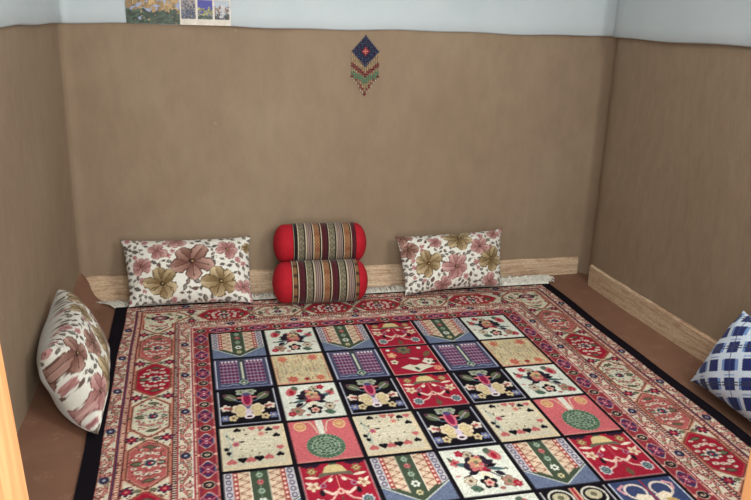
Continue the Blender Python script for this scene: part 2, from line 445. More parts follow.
def tile_tree(c, rs):
    c.a[:] = rgb(212, 98, 104)
    c.path([(.22, 0), (.36, .05), (.41, .2), (.43, .32)], .02, rgb(216, 196, 160)); c.path([(.78, 0), (.64, .05), (.59, .2), (.57, .32)], .02, rgb(216, 196, 160))
    c.poly([(.44, 0), (.56, 0), (.545, .45), (.455, .45)], rgb(218, 214, 196))
    for u in (.18, .82):
        c.ring(u, .14, .10, .11, .018, rgb(226, 190, 130), rgb(208, 140, 100)); c.heart(u, .14, .05, rgb(214, 170, 110), 1)
    c.ell(.5, .66, .30, .275, rgb(206, 196, 170)); c.ell(.5, .66, .275, .25, rgb(52, 80, 62))
    for r in range(5):
        n = max(1, r * 5)
        for k in range(n):
            t = k * 2 * math.pi / n + r * .4
            u, v = .5 + .060 * r * math.cos(t), .66 + .054 * r * math.sin(t) / c.k
            c.leaf(u, v, .052, .036, t + 1.2, rgb(176, 188, 164)); c.leaf(u, v, .044, .026, t + 1.2, rgb(66, 98, 74) if (k + r) % 3 else rgb(96, 128, 98))
    for k in range(30):
        t = k * 2 * math.pi / 30; c.ell(.5 + .275 * math.cos(t), .66 + .25 * math.sin(t) / c.k, .028, .028, rgb(80, 112, 86))
    c.rect(0, .975, 1, 1, rgb(214, 130, 120))

def tile_bluebird(c, rs):
    c.a[:] = rgb(58, 70, 112)
    for s in (-1, 1):
        q = lambda u: .5 + s * (u - .5)
        c.ring(q(.70), .22, .17, .15, .035, rgb(226, 206, 190), rgb(58, 70, 112))
        c.poly([(q(.53), .32), (q(.70), .26), (q(.80), .34), (q(.66), .46), (q(.54), .44)], rgb(230, 214, 186))
        c.path([(q(.82), .08), (q(.92), .14), (q(.88), .24)], .04, rgb(220, 150, 160)); c.leaf(q(.72), .44, .1, .04, .3 * s, rgb(196, 160, 90))
        c.flower(q(.84), .62, .09, 6, RED, WHT); c.flower(q(.68), .78, .09, 6, CRM, SAL); c.leaf(q(.86), .84, .08, .03, .7, GRN)
    c.rect(.485, .0, .515, .9, rgb(170, 40, 60)); c.flower(.5, .6, .12, 6, CRM, RED)
    frame(c, rgb(190, 200, 216))

def tile_arcs(c, rs):
    c.a[:] = BLK
    c.rect(.45, 0, .55, 1, rgb(216, 160, 130)); c.rect(.48, 0, .52, 1, RED)
    for s in (-1, 1):
        for v in (.18, .62):
            u = .5 + s * .25
            c.ring(u, v, .19, .17, .03, rgb(216, 212, 196), BLK); c.ell(u, v - .02, .12, .09, rgb(196, 186, 150)); c.ell(u, v - .02, .05, .04, OLV)
            c.line((u - .17, v + .26), (u + .17, v + .26), .02, SAL)
    frame(c, rgb(196, 196, 200))

TILES = dict(A=tile_mihrab, B=tile_bouquet, C=tile_grid, D=tile_script, E=tile_black, F=tile_red, G=tile_hearts, H=tile_tree,
             I=tile_bluebird, J=tile_arcs, K=tile_redbird, b=lambda c, r: tile_bouquet(c, r, True))
LAYOUT = ['AbAFAB', 'CDCKCD', 'EbEFEB', 'GHGEGH', 'AFABAF', 'JIJBJI', 'EDEFEH']

# ---- border strip painted with s (along, px rows) and t across (0 = outer edge of the pattern, 1 = at the field)
BW = .3165                                    # pattern border width, metres
def octagon(c, cu, cv, ru, rv, kind, corner=False):
    """c is a canvas in metres-like units normalised: u across band, v along"""
    def O(a, b, k):
        c.poly([(cu - a * .12, cv - b), (cu + a * .12, cv - b), (cu + a, cv - b * .58), (cu + a, cv + b * .58), (cu + a * .12, cv + b),
                (cu - a * .12, cv + b), (cu - a, cv + b * .58), (cu - a, cv - b * .58)], k)
    bg = {'R': rgb(172, 26, 48), 'S': rgb(192, 92, 88), 'W': rgb(212, 208, 178)}[kind]
    O(ru, rv, rgb(206, 132, 104)); O(ru * .95, rv * .965, BRN); O(ru * .88, rv * .92, rgb(212, 150, 126) if kind != 'R' else rgb(206, 60, 70)); O(ru * .84, rv * .89, bg)
    wh = rgb(222, 212, 190); dk = rgb(60, 62, 56)
    for s in (-1, 1):
        c.path([(cu - ru * .62, cv + s * rv * .10), (cu - ru * .40, cv + s * rv * .40), (cu + ru * .1, cv + s * rv * .52), (cu + ru * .55, cv + s * rv * .38), (cu + ru * .66, cv + s * rv * .12)], ru * .05, BRN if kind != 'W' else OLV)
        c.leaf(cu + ru * .10, cv + s * rv * .66, ru * .32, ru * .15, -.2 * s, dk); c.leaf(cu + ru * .10, cv + s * rv * .66, ru * .24, ru * .09, -.2 * s, rgb(110, 106, 74))
        for a, b, q in ((-.40, .34, .16), (.46, .36, .15), (-.60, .18, .12), (.12, .40, .13), (-.14, .42, .12), (.68, .16, .12), (-.30, .56, .10), (.45, .58, .10)):
            c.ell(cu + ru * a, cv + s * rv * b, ru * q * 1.2, ru * q * .9, wh if kind != 'W' else rgb(190, 130, 120))
            c.ell(cu + ru * a, cv + s * rv * b, ru * q * .45, ru * q * .35, SAL if kind != 'S' else rgb(150, 60, 56))
    c.leaf(cu - ru * .48, cv, ru * .32, ru * .20, 0, dk); c.leaf(cu - ru * .48, cv, ru * .24, ru * .12, 0, rgb(112, 116, 78))
    c.leaf(cu + ru * .62, cv, ru * .22, ru * .15, 0, dk); c.leaf(cu + ru * .62, cv, ru * .15, ru * .08, 0, LGN)
    c.flower(cu + ru * .10, cv, ru * .46, 8, wh, rgb(70, 86, 96), notch=.45, inner=.58)
    c.flower(cu + ru * .12, cv, ru * .20, 6, NAVY, rgb(190, 40, 60), inner=.5)
    c.ell(cu + ru * .22, cv, ru * .06, ru * .05, wh); c.ell(cu - ru * .16, cv, ru * .08, ru * .07, wh); c.ell(cu - ru * .16, cv, ru * .04, ru * .03, RED)

def paint_border(c, cents, kinds, S, rs, corners=None):
    """canvas: u = across (0 outer .. 1 inner) BW metres, v = along 0..1 over length S metres"""
    t = c.U * BW; s = c.V * S
    A = c.a
    CR = rgb(212, 202, 176)
    A[:] = CR
    def vine(t0, t1, ph):
        z = (t >= t0) & (t < t1); A[z] = CR
        tm = (t0 + t1) / 2; w = (t1 - t0)
        per = .125
        wave = tm + w * .27 * np.sin(2 * np.pi * s / per + ph)
        A[z & (np.abs(t - wave) < .0052)] = rgb(176, 72, 72)
        A[z & (np.abs(t - wave) < .0018)] = rgb(216, 150, 130)
        for off, side, col, r in ((.25, -.9, rgb(178, 84, 80), .0105), (.75, .9, rgb(170, 70, 76), .0105), (.0, 1, rgb(140, 92, 70), .009), (.5, -1, rgb(126, 52, 56), .009), (.13, 1.1, rgb(96, 100, 72), .0065), (.62, -1.1, rgb(96, 100, 72), .0065), (.38, 1.15, rgb(150, 56, 60), .006), (.88, -1.15, rgb(84, 66, 84), .006)):
            d = np.abs(((s / per + ph / (2 * np.pi) - off + .5) % 1) - .5) * per
            rr = np.hypot(d, t - (tm + side * w * .24))
            A[z & (rr < r)] = col
            A[z & (rr < r * .55)] = rgb(222, 206, 176)
            A[z & (rr < r * .22)] = col
        d = np.abs(((s / .25 + ph / 6.28 + .5) % 1) - .5) * .25
        rr = np.hypot(d / 1.2, t - tm)
        A[z & (rr < .0135)] = rgb(50, 48, 78); A[z & (rr < .0045)] = rgb(170, 170, 186)
        d2 = np.abs(((s / .25 + ph / 6.28) % 1) - .5) * .25
    vine(.0, .036, 0.4)
    A[(t > .0) & (t < .002)] = rgb(180, 70, 70)
    A[(t > .036) & (t < .041)] = rgb(150, 60, 66)
    A[(t > .041) & (t < .045)] = rgb(60, 52, 84)
    z = (t > .045) & (t < .060); A[z] = rgb(184, 112, 98)
    A[z & (((s / .011) % 1) < .45) & (np.abs(t - .0525) < .005)] = rgb(226, 204, 170)
    A[(t > .060) & (t < .063)] = rgb(84, 46, 52)
    # main border ground
    z = (t >= .063) & (t < .192); A[z] = CR
    A[(t > .063) & (t < .067)] = rgb(196, 112, 92); A[(t > .188) & (t < .192)] = rgb(196, 112, 92)
    # guard stripes
    A[(t > .192) & (t < .195)] = rgb(110, 52, 52)
    z = (t > .195) & (t < .206); A[z] = rgb(214, 188, 160); A[z & (((s / .0105) % 1) < .5)] = rgb(92, 60, 66)
    A[(t > .206) & (t < .210)] = rgb(176, 70, 74)
    vine(.210, .248, 2.4)
    A[(t > .246) & (t < .250)] = rgb(224, 214, 196)
    A[(t > .250) & (t < .255)] = rgb(164, 30, 50)
    A[(t > .255) & (t < .258)] = rgb(214, 180, 160)
    # chain band
    z = (t >= .258) & (t < .3165); A[z] = rgb(160, 46, 56)
    A[z & ((t < .263) | (t > .311))] = rgb(190, 104, 94)
    A[z & (np.abs(np.abs(t - .287) - .019) < .0022) & (((s / .012) % 1) < .55)] = rgb(120, 40, 70)
    tc = .287; per = .145
    d = (((s / per) % 1) - .5) * per; ad = np.abs(d); at = np.abs(t - tc)
    A[z & (ad < .042) & (at < .0235 - np.clip(ad - .014, 0, 1) * .70)] = rgb(208, 170, 156)
    A[z & (ad < .036) & (at < .021 - np.clip(ad - .014, 0, 1) * .80)] = rgb(60, 50, 96)
    A[z & (ad < .024) & (at < .0145)] = rgb(112, 34, 70); A[z & (np.abs(ad - at) < .0028) & (ad < .022)] = rgb(206, 96, 110)
    A[z & (np.hypot(ad - .012, at - .0) < .0035)] = rgb(214, 150, 160)
    A[z & (ad < .003) & (at < .004)] = rgb(226, 180, 190)
    d2 = np.abs(d) - per / 2
    A[z & (np.hypot(d2 / 1.25, at / 1.15) < .0150)] = rgb(196, 180, 150)
    A[z & (np.hypot(d2 / 1.2, at / 1.15) < .0130)] = rgb(40, 30, 38)
    A[z & (np.hypot(d2, at / 1.3) < .0060)] = rgb(206, 192, 160)
    A[z & (np.hypot(d2, at) < .003)] = rgb(90, 50, 50)
    A[z & (np.hypot(d2 * .8, at - .024) < .005)] = rgb(226, 170, 150)
    # octagons
    sp = np.diff(cents)
    for i, (cc, kd) in enumerate(zip(cents, kinds)):
        g = []
        if i > 0: g.append(sp[i - 1])
        if i < len(sp): g.append(sp[i])
        rv = min(g) / 2 * .99
        if rs is not None: octagon(c, .1275 / BW, cc / S, .060 / BW, rv / S, kd)
    for i in range(len(cents) - 1):
        m = (cents[i] + cents[i + 1]) / 2 / S
        for sd in (-1, 1):
            u = (.1275 + sd * .0485) / BW
            c.flower(u, m, .0215 / BW, 6, rgb(62, 36, 62), rgb(160, 22, 52), notch=.5, inner=.55, rot=.5)
            c.ell(u, m, .0045 / BW, .0045 / BW, rgb(214, 120, 110))
            c.leaf(u - sd * .0285 / BW, m, .0125 / BW, .008 / BW, 0, rgb(80, 84, 60), rgb(150, 140, 110))

def paint_rug():
    SS = 2; K = .003 / SS
    X0, X1, Y0, Y1 = -.3675, 1.5640, -1.990, .334
    W = int(round((X1 - X0) / K / SS)) * SS; H = int(round((Y1 - Y0) / K / SS)) * SS
    A = np.zeros((H, W, 3)); A[:] = BLK
    fx = lambda x: int(round((x - X0) / (X1 - X0) * W)); fy = lambda y: int(round((Y1 - y) / (Y1 - Y0) * H))
    L, R = -.319, 1.519; T, B = .3165, 0 - 7 * .2354 - .3165 - .006
    Sl = T - B
    rs = np.random.default_rng(3)
    # sides: sequence along from the back
    cy = [.155, -.100, -.349, -.600, -.856, -1.108, -1.360, -1.612, B + .165]
    kin = ['W', 'S', 'R', 'W', 'S', 'R', 'W', 'S', 'W']
    nB = int(round(BW / K))
    side = np.zeros((fy(B) - fy(T), nB, 3)); cs = Cv(side, asp=Sl / BW)
    paint_border(cs, [T - y for y in cy], kin, Sl, rs)
    # back & front: along x
    cx = [-.192, .065, .281, .496, .706, .914, 1.125, 1.392]
    kb = ['W', 'R', 'W', 'R', 'R', 'W', 'R', 'W']
    Sb = R - L
    top = np.zeros((fx(R) - fx(L), nB, 3)); ct = Cv(top, asp=Sb / BW)
    paint_border(ct, [x - L for x in cx], kb, Sb, rs)
    topim = np.transpose(top, (1, 0, 2))            # rows across (outer first), cols along x
    hh, ww = side.shape[0], topim.shape[1]
    region = np.zeros((hh, ww, 3))
    region[:, :nB] = side; region[:, -nB:] = side[:, ::-1]
    ii = np.arange(nB)[:, None]; jj = np.arange(ww)[None, :]
    keep = (jj > ii) & (jj < ww - 1 - ii)
    region[:nB][keep] = topim[keep]
    region[-nB:][keep[::-1]] = topim[::-1][keep[::-1]]
    # corner cartouches
    for fxp in (0, 1):
        for fyp in (0, 1):
            blk = np.zeros((nB, nB, 3)); blk[:] = (region[:nB, :nB] if not fyp else region[-nB:, :nB][::-1])
            cc = Cv(blk)
            cr = rgb(212, 206, 176)
            a0 = .072 / BW; a1 = .19 / BW
            cc.rect(a0, a0, a1, a1, cr); cc.rect(a0, a0, a1, a0 + .012, rgb(206, 128, 96)); cc.rect(a0, a0, a0 + .012, a1, rgb(206, 128, 96))
            m = (a0 + a1) / 2
            cc.ell(m, m, .19, .15, rgb(214, 210, 182)); cc.ell(m + .01, m, .115, .08, BLK); cc.flower(m + .01, m, .09, 7, rgb(150, 90, 100), rgb(214, 190, 170), notch=.4)
            cc.leaf(m - .13, m - .02, .05, .03, .6, OLV); cc.leaf(m + .02, m + .13, .05, .028, 0, RED); cc.leaf(m + .12, m - .11, .05, .02, .5, OLV)
            cc.ell(m - .02, m - .13, .04, .025, RED); cc.ell(m + .15, m + .05, .03, .03, rgb(160, 60, 60))
            q = blk[:, ::-1] if fxp else blk
            q = q[::-1] if fyp else q
            ys = slice(0, nB) if not fyp else slice(hh - nB, hh); xs = slice(0, nB) if not fxp else slice(ww - nB, ww)
            region[ys, xs] = q
    A[fy(T):fy(T) + hh, fx(L):fx(L) + ww] = region
    # field
    A[fy(0.0 + .004):fy(-7 * .2354 - .004), fx(-.004):fx(1.204)] = BLK
    for j, rowk in enumerate(LAYOUT):
        for i, k in enumerate(rowk):
            x0, x1 = i * .2 + .0066, (i + 1) * .2 - .0066
            y0, y1 = -j * .2354 - .0068, -(j + 1) * .2354 + .0068
            sub = A[fy(y0):fy(y1), fx(x0):fx(x1)]
            c = Cv(sub, asp=.95)
            TILES[k](c, np.random.default_rng(i * 7 + j))
    # average down to the knots
    A = A.reshape(H // SS, SS, W // SS, SS, 3).mean((1, 3))
    return A, (X0, X1, Y0, Y1)

# ------------------------------------------------------------------ room shell (room frame: x right, y towards the back wall)
XL, XR, YB, YF, HP, HC = -.5495, 1.813, .517, -2.0, 1.122, 2.25

def left_x(y): return XL + .022 * max(0, min(1, (y + .1) / .6)) ** 1.5 - .01 * max(0, -y - .5)
def right_x(y):
    pts = [(-2.2, 1.835), (-1.2, 1.815), (-.5, 1.789), (0, 1.765), (.30, 1.757), (.34, 1.759), (.37, 1.764), (.40, 1.777), (.43, 1.795), (.45, 1.807), (.47, 1.813), (.517, 1.813)]
    for (a, b), (c, d) in zip(pts[:-1], pts[1:]):
        if y <= c: return b + (d - b) * (y - a) / (c - a)
    return 1.813

def zrows(step=.05):
    z = list(np.arange(0, HP - .02, step)) + [HP - .012, HP - .003]
    return z
def wall_strip(name, plan, normal_in):
    """plan: list of (x,y) points; inward normals per point; lower mud and upper white plaster that stands 5 mm proud with a soft lip"""
    n = len(plan)
    dd = [0]
    for a, b in zip(plan[:-1], plan[1:]): dd.append(dd[-1] + math.hypot(b[0] - a[0], b[1] - a[1]))
    def wave(p): return .003 * math.sin(p[0] * 6.1 + p[1] * 4.3) + .0018 * math.sin(p[0] * 17 + p[1] * 13)
    V = []; rows = []
    for z in zrows():
        rows.append((z, 0, 0))
    rows += [(HP, 0, 1), (HP + .001, .015, 1), (HP + .006, .019, 1), (HP + .05, .015, 1)]
    for z in np.arange(HP + .15, HC + .01, .15): rows.append((z, .013, 0))
    if rows[-1][0] < HC: rows.append((HC, .013, 0))
    for z, off, wv in rows:
        for i, (x, y) in enumerate(plan):
            nx, ny = normal_in[i]
            a = .0035 * math.sin(dd[i] * 3.1 + z * 2.3 + x) + .002 * math.sin(dd[i] * 8 - z * 6.5) if z < HP else 0
            a *= min(1, z / .15)
            a *= min(1, dd[i] / .2, (dd[-1] - dd[i]) / .2) if dd[-1] > .3 else 0
            zz = z + (wave((x, y)) if wv or abs(z - HP) < .02 else 0)
            V.append((x + nx * (off + a), y + ny * (off + a), zz))
    F = []; idx = []
    for r in range(len(rows) - 1):
        for i in range(n - 1):
            q = r * n + i; F.append((q, q + 1, q + n + 1, q + n)); idx.append(1 if rows[r][0] >= HP - .0001 else 0)
    o = mesh_obj(name, V, F, [M_MUD, M_WHITE], idx=idx)
    return struct(o)

# back wall with rounded left corner and eased right corner
def arc(cx, cy, r, a0, a1, n=6):
    return [(cx + r * math.cos(math.radians(a0 + (a1 - a0) * k / n)), cy + r * math.sin(math.radians(a0 + (a1 - a0) * k / n))) for k in range(n + 1)]
def normals(plan, inside):
    N = []
    for i in range(len(plan)):
        a = plan[max(0, i - 1)]; b = plan[min(len(plan) - 1, i + 1)]
        t = Vector((b[0] - a[0], b[1] - a[1])).normalized(); nn = Vector((-t.y, t.x))
        if nn.dot(Vector(inside) - Vector(plan[i])) < 0: nn = -nn
        N.append((nn.x, nn.y))
    return N
rc = .048
xl_b = left_x(YB)
cl = arc(xl_b + rc, YB - rc, rc, 180, 90, 8)
yl = list(np.linspace(YF - .1, YB - rc, 44))
pl = [(left_x(y) if y < YB - rc - .001 else cl[0][0], y) for y in yl] + cl[1:5]
cr = arc(XR - .05, YB - .05, .05, 90, 0, 12)
pb = cl[4:] + [(x, YB) for x in np.linspace(xl_b + rc + .04, XR - .07, 44)] + cr[:7]
pr = cr[6:] + [(right_x(y), y) for y in [.45, .43, .41, .39, .37, .34, .31, .28] + list(np.linspace(.22, YF - .1, 40))]
inside = (.6, -.5)
allp = pl + pb[1:] + pr[1:]; alln = normals(allp, inside)      # shared normals so neighbouring walls close at the corners
wall_strip('wall_left', pl, alln[:len(pl)])
wall_strip('wall_back', pb, alln[len(pl) - 1:len(pl) - 1 + len(pb)])
wall_strip('wall_right', pr, alln[len(pl) + len(pb) - 2:])

# front wall with the doorway the picture is taken through
DX0, DX1, DZ = -.241, .760, 2.02
def boxes(name, bl, mats, parent=None, bevel=0):
    bm = bmesh.new()
    for (x0, x1, y0, y1, z0, z1) in bl:
        r = bmesh.ops.create_cube(bm, size=1)
        for v in r['verts']:
            v.co = Vector(((x0 + x1) / 2 + v.co.x * (x1 - x0), (y0 + y1) / 2 + v.co.y * (y1 - y0), (z0 + z1) / 2 + v.co.z * (z1 - z0)))
    if bevel: bmesh.ops.bevel(bm, geom=bm.edges[:], offset=bevel, segments=2, affect='EDGES', profile=.6)
    me = bpy.data.meshes.new(name); bm.to_mesh(me); bm.free()
    return link_mesh(name, me, mats, parent)
struct(boxes('wall_front', [(-.58, DX0, YF - .1, YF, 0, HC), (DX1, .95, YF - .1, YF, 0, HC), (.95, 1.68, YF - .1, YF, 0, .95), (.95, 1.68, YF - .1, YF, 2.0, HC), (1.68, 1.86, YF - .1, YF, 0, HC), (DX0, DX1, YF - .1, YF, DZ, HC)], M_WHITE))
# door frame: lining with a rebate, left, right and head
jl = boxes('door_1', [(DX0, DX0 + .05, YF - .11, YF + .012, 0, DZ), (DX0 - .05, DX0 + .006, YF, YF + .012, 0, DZ + .05),
                      (DX1 - .05, DX1, YF - .11, YF + .012, 0, DZ), (DX1 - .006, DX1 + .05, YF, YF + .012, 0, DZ + .05),
                      (DX0 + .05, DX1 - .05, YF - .11, YF + .012, DZ - .05, DZ)], M_PINE, None, .003)
for v in jl.data.vertices:
    if v.co.x < .2: v.co.x -= (v.co.z - .72) * .05       # old frame, out of plumb
struct(jl)
struct(boxes('ceiling', [(-.62, 1.9, YF - .1, YB + .02, HC, HC + .06)], M_CEIL))

# floor: sheet vinyl whose edge rides up the left wall and folds into the back left corner
nx, ny = 190, 220
gx = np.concatenate([np.linspace(XL - .05, XL + .25, 60), np.linspace(XL + .25, 1.86, nx - 59)[1:]])
gy = np.concatenate([np.linspace(-3.3, -.4, 60), np.linspace(-.4, YB + .02, ny - 59)[1:]])
GX, GY = np.meshgrid(gx, gy)
lx = np.array([left_x(y) for y in gy])[:, None] * np.ones_like(GX)
dxw = np.clip(GX - lx - .002, 0, 9); dyw = np.clip(YB - .006 - GY, 0, 9)
hw = .098 * np.clip((GY + .35) / .862, 0, 1) ** 1.1 + .02 * np.clip(1 - dyw / .2, 0, 1)
wid = .05 + .085 * np.clip(1.25 - dyw / .35, 0, 1)
Z = hw * np.clip(1 - dxw / wid, 0, 1) ** 2.4
GX2 = GX.copy()
GX2[gy < YF - .1] = GX[gy < YF - .1]
V = np.stack([GX2.ravel(), GY.ravel(), Z.ravel()], 1)
fl = np_mesh('floor', V, grid_faces(len(gx), len(gy)), M_VINYL)
struct(fl)

# skirtings
def skirt(name, pts, h, th, nrm, foot=None):
    """closed strip along pts with a small rounded top"""
    prof = [(0, 0), (th, 0), (th, h - .004), (th * .6, h), (0, h + .001)]
    V = []; F = []
    n = len(prof)
    if foot: n = 6
    for i, (x, y) in enumerate(pts):
        nx_, ny_ = nrm[i]
        hz = .0012 * math.sin(i * 1.7)
        if foot: prof = [(0, 0), (foot(i / (len(pts) - 1)), 0), (th + .004, h * .75), (th, h - .004), (th * .6, h), (0, h + .001)]; n = 6
        for (o, z) in prof: V.append((x + nx_ * o, y + ny_ * o, z + (hz if z > .02 else 0)))
    for i in range(len(pts) - 1):
        for k in range(n):
            a = i * n + k; b = i * n + (k + 1) % n
            F.append((a, b, b + n, a + n))
    F.append(tuple(range(n))[::-1]); F.append(tuple(range((len(pts) - 1) * n, len(pts) * n)))
    o = mesh_obj(name, V, F, M_SKIRT, smooth=False)
    return struct(o)
pbs = [(x, YB) for x in np.linspace(xl_b + .02, XR - .045, 40)]
def back_foot(f):      # the paper-covered base bulges out towards the left
    x = pbs[0][0] + f * (pbs[-1][0] - pbs[0][0])
    return float(np.interp(x, [-.55, .2, .75, 1.1, 1.4, 1.8], [.108, .092, .084, .056, .030, .014]))
skirt('baseboard_back', pbs, .081, .012, [(0, -1)] * 40, back_foot)
prs = [(right_x(y), y) for y in np.linspace(.345, YF + .02, 40)]
skirt('baseboard_right', prs, .098, .014, normals(prs, inside))

# ------------------------------------------------------------------ rug
RA = math.radians(1.194)                       # rug lies turned slightly in the room
RUG, (RX0, RX1, RY0, RY1) = paint_rug()
h, w = RUG.shape[:2]
xs = RX0 + (np.arange(w) + .5) / w * (RX1 - RX0); ys = RY1 - (np.arange(h) + .5) / h * (RY1 - RY0)
XX, YY = np.meshgrid(xs, ys)
ext = lambda a: np.pad(a, ((1, 1), (1, 1)), mode='edge')
XX = ext(XX); YY = ext(YY); CC = np.pad(RUG, ((1, 1), (1, 1), (0, 0)), mode='edge')
ZZ = .0085 + rng.normal(size=XX.shape) * .00012
lum = CC.mean(2); ZZ += .0006 * (lum > .25)
# skirt down to the floor at the rim
ZZ[0, :] = ZZ[-1, :] = .0012; ZZ[:, 0] = ZZ[:, -1] = .0012
XX[:, 0] -= .002; XX[:, -1] += .002; YY[0, :] += .002; YY[-1, :] -= .002
# slight liveliness of the long edges
ew = .003 * np.sin(YY * 5.3) + .002 * np.sin(YY * 12.1)
fade = np.clip((np.abs(XX - .6) - .75) / .22, 0, 1); XX = XX + ew * fade
gm = CC @ np.array([.3, .59, .11]); CC = CC * .84 + gm[..., None] * .16
ab = CC * (1 + rng.normal(size=CC.shape[:2])[..., None] * .06)
blot = np.kron(rng.random((CC.shape[0] // 2 + 1, CC.shape[1] // 2 + 1)), np.ones((2, 2)))[:CC.shape[0], :CC.shape[1]]
inb = ((XX < -.004) | (XX > 1.204) | (YY > .004) | (YY < -7 * .2354 - .004)) & (gm > .45)
ab[inb & (blot > .93)] = rgb(126, 66, 64); ab[inb & (blot < .035)] = rgb(96, 92, 76)
ab *= (1 + .03 * np.sin(YY * 23 + np.sin(XX * 3))[..., None])
V = np.stack([XX.ravel(), YY.ravel(), ZZ.ravel()], 1)
rug = empty('patterned_rug'); rug.rotation_euler = (0, 0, RA)
tag(rug, 'large red and cream wool rug of picture squares with octagon border, lying on brown floor', 'rug')
pile = np_mesh('pile', V, grid_faces(XX.shape[1], XX.shape[0], flip=True), M_RUG, rug, smooth=False, colors=np.clip(ab.reshape(-1, 3), 0, 1))
bd = boxes('backing', [(RX0 + .002, RX1 - .002, RY0 + .002, RY1 - .002, .0008, .006)], M_BLACKEDGE, rug)

def tube(V, F, pts, r, n=4, cap=True):
    base = len(V)
    for i, p in enumerate(pts):
        p = Vector(p)
        t = (Vector(pts[min(i + 1, len(pts) - 1)]) - Vector(pts[max(i - 1, 0)])).normalized()
        a = t.cross(Vector((0, 0, 1)));
        if a.length < 1e-3: a = t.cross(Vector((1, 0, 0)))
        a.normalize(); b = t.cross(a)
        rr = r[i] if isinstance(r, (list, tuple)) else r
        for k in range(n):
            an = 2 * math.pi * k / n; V.append(p + a * (math.cos(an) * rr) + b * (math.sin(an) * rr))
    for i in range(len(pts) - 1):
        for k in range(n):
            F.append((base + i * n + k, base + i * n + (k + 1) % n, base + (i + 1) * n + (k + 1) % n, base + (i + 1) * n + k))

# fringe at the back end: knotted strands that pile up and lean against the skirting
V = []; F = []
x = RX0 + .002
i = 0
def back_gap(xr):   # distance from the rug end to the foot of the skirting
    xw = xr * math.cos(RA) - RY1 * math.sin(RA); yroom = RY1 * math.cos(RA) + xr * math.sin(RA)
    return YB - float(np.interp(xw, [-.55, .2, .75, 1.1, 1.4, 1.8], [.108, .092, .084, .056, .030, .014])) - yroom
while x < RX1:
    g = back_gap(x); L = max(.03, min(.085, g - .003)) * random.uniform(.85, 1.0)
    if x > 1.25: L = .062 * random.uniform(.9, 1.1)
    sx = random.uniform(-.012, .012); hump = random.uniform(.004, .012) + (.018 if x > 1.28 else 0)
    if x < RX0 + .09: sx -= .085 * (1 - (x - RX0) / .09)
    pts = [(x, RY1 - .004, .006), (x + sx * .3, RY1 + L * .35, .006 + hump), (x + sx * .7, RY1 + L * .7, .005 + hump * 1.1), (x + sx + random.uniform(-.006, .006), RY1 + L, .0035 + hump * .3)]
    tube(V, F, pts, [.0016, .0021, .0019, .0012])
    if x > 1.28:   # bunched, rolled fringe towards the right corner
        for _ in range(3):
            yy = RY1 + random.uniform(.0, .045); hh = random.uniform(.01, .032)
            xx = x + random.uniform(-.01, .035)
            tube(V, F, [(xx - .014, yy + random.uniform(-.01, .01), hh), (xx, yy + .006, hh + .006), (xx + .012, yy + random.uniform(-.012, .012), hh - .004)], .0019)
    x += .0026; i += 1
fr = mesh_obj('fringe', V, F, M_FRINGE, rug); fr['kind'] = 'stuff'
V = []; F = []
x = RX0 + .002
while x < RX1:
    L = .05 * random.uniform(.8, 1.1); sx = random.uniform(-.01, .01)
    tube(V, F, [(x, RY0 + .003, .006), (x + sx * .5, RY0 - L * .5, .008), (x + sx, RY0 - L, .003)], [.0016, .0019, .0012]); x += .0042
f2 = mesh_obj('fringe', V, F, M_FRINGE, rug); f2['kind'] = 'stuff'

boxes('end_strip', [(RX0 + .004, RX1 - .004, RY1 - .001, RY1 + .022, .001, .0055)], M_FRINGE, rug)

# ------------------------------------------------------------------ cushions
MAUVE = rgb(108, 72, 62); MAUL = rgb(198, 164, 150); GLD = rgb(112, 90, 58); GLDL = rgb(212, 194, 158); PKF = rgb(142, 94, 90); PKL = rgb(212, 176, 168)
LFG = rgb(98, 92, 86); LFL = rgb(140, 138, 126); CUSH = rgb(226, 225, 214)
def petalflower(c, u, v, r, n, dk, lt, rot, rs):
    """broad overlapping petals, each running from a dark throat to a pale mottled rim, with fine veins"""
    dk = np.asarray(dk); lt = np.asarray(lt)
    order = list(rs.permutation(n))
    for k in order:
        a = rot + 2 * math.pi * k / n + rs.normal() * .14
        L = r * (.80 + .32 * rs.random()); W = r * (.50 + .14 * rs.random()) * (5 / n) ** .6
        x = c.U - u; y = (c.V - v) * c.k
        X = (x * math.cos(a) + y * math.sin(a)) / L; Y = (-x * math.sin(a) + y * math.cos(a)) / W
        prof = np.sqrt(np.clip(X, 0, 1)) * np.sqrt(np.clip(1 - np.clip(X, 0, 1) ** 3.5, 0, 1)) * (1 + .08 * np.sin(X * 19 + k))
        m = (X > 0) & (X < 1) & (np.abs(Y) < prof)
        t = np.clip(X * .75 + .25 * rs.random() + .10 * np.sin(Y * 11 + k) * X - .25 * (Y > .12 * np.sin(k * 3)) , 0, 1)[..., None]
        colr = dk * (1 - t) + lt * t
        c.a[m] = colr[m]
        rim = m & (np.abs(Y) > prof - .13); c.a[rim] = (dk * .92)[None, :]
        vein = m & (np.abs(Y) < .05) & (X < .8); c.a[vein] = (dk * .90)[None, :]
    c.ell(u, v, r * .15, r * .13, dk * .5); c.ell(u + r * .03, v, r * .06, r * .05, rgb(176, 146, 96))
def sprig(c, u, v, r, a, rs):
    k_ = LFG if rs.random() < .6 else rgb(104, 80, 72)
    c.leaf(u, v, r * 1.1, r * .62, a, k_); c.leaf(u + .15 * r, v, r * .8, r * .30, a, LFL if rs.random() < .7 else k_); c.line((u - math.cos(a) * r, v - math.sin(a) * r / c.k), (u + math.cos(a) * r * .8, v + math.sin(a) * r * .8 / c.k), r * .10, k_)
    c.line((u - math.cos(a) * r, v - math.sin(a) * r / c.k), (u - math.cos(a + .6) * r * 1.9, v - math.sin(a + .6) * r * 1.9 / c.k), r * .12, rgb(132, 122, 108))
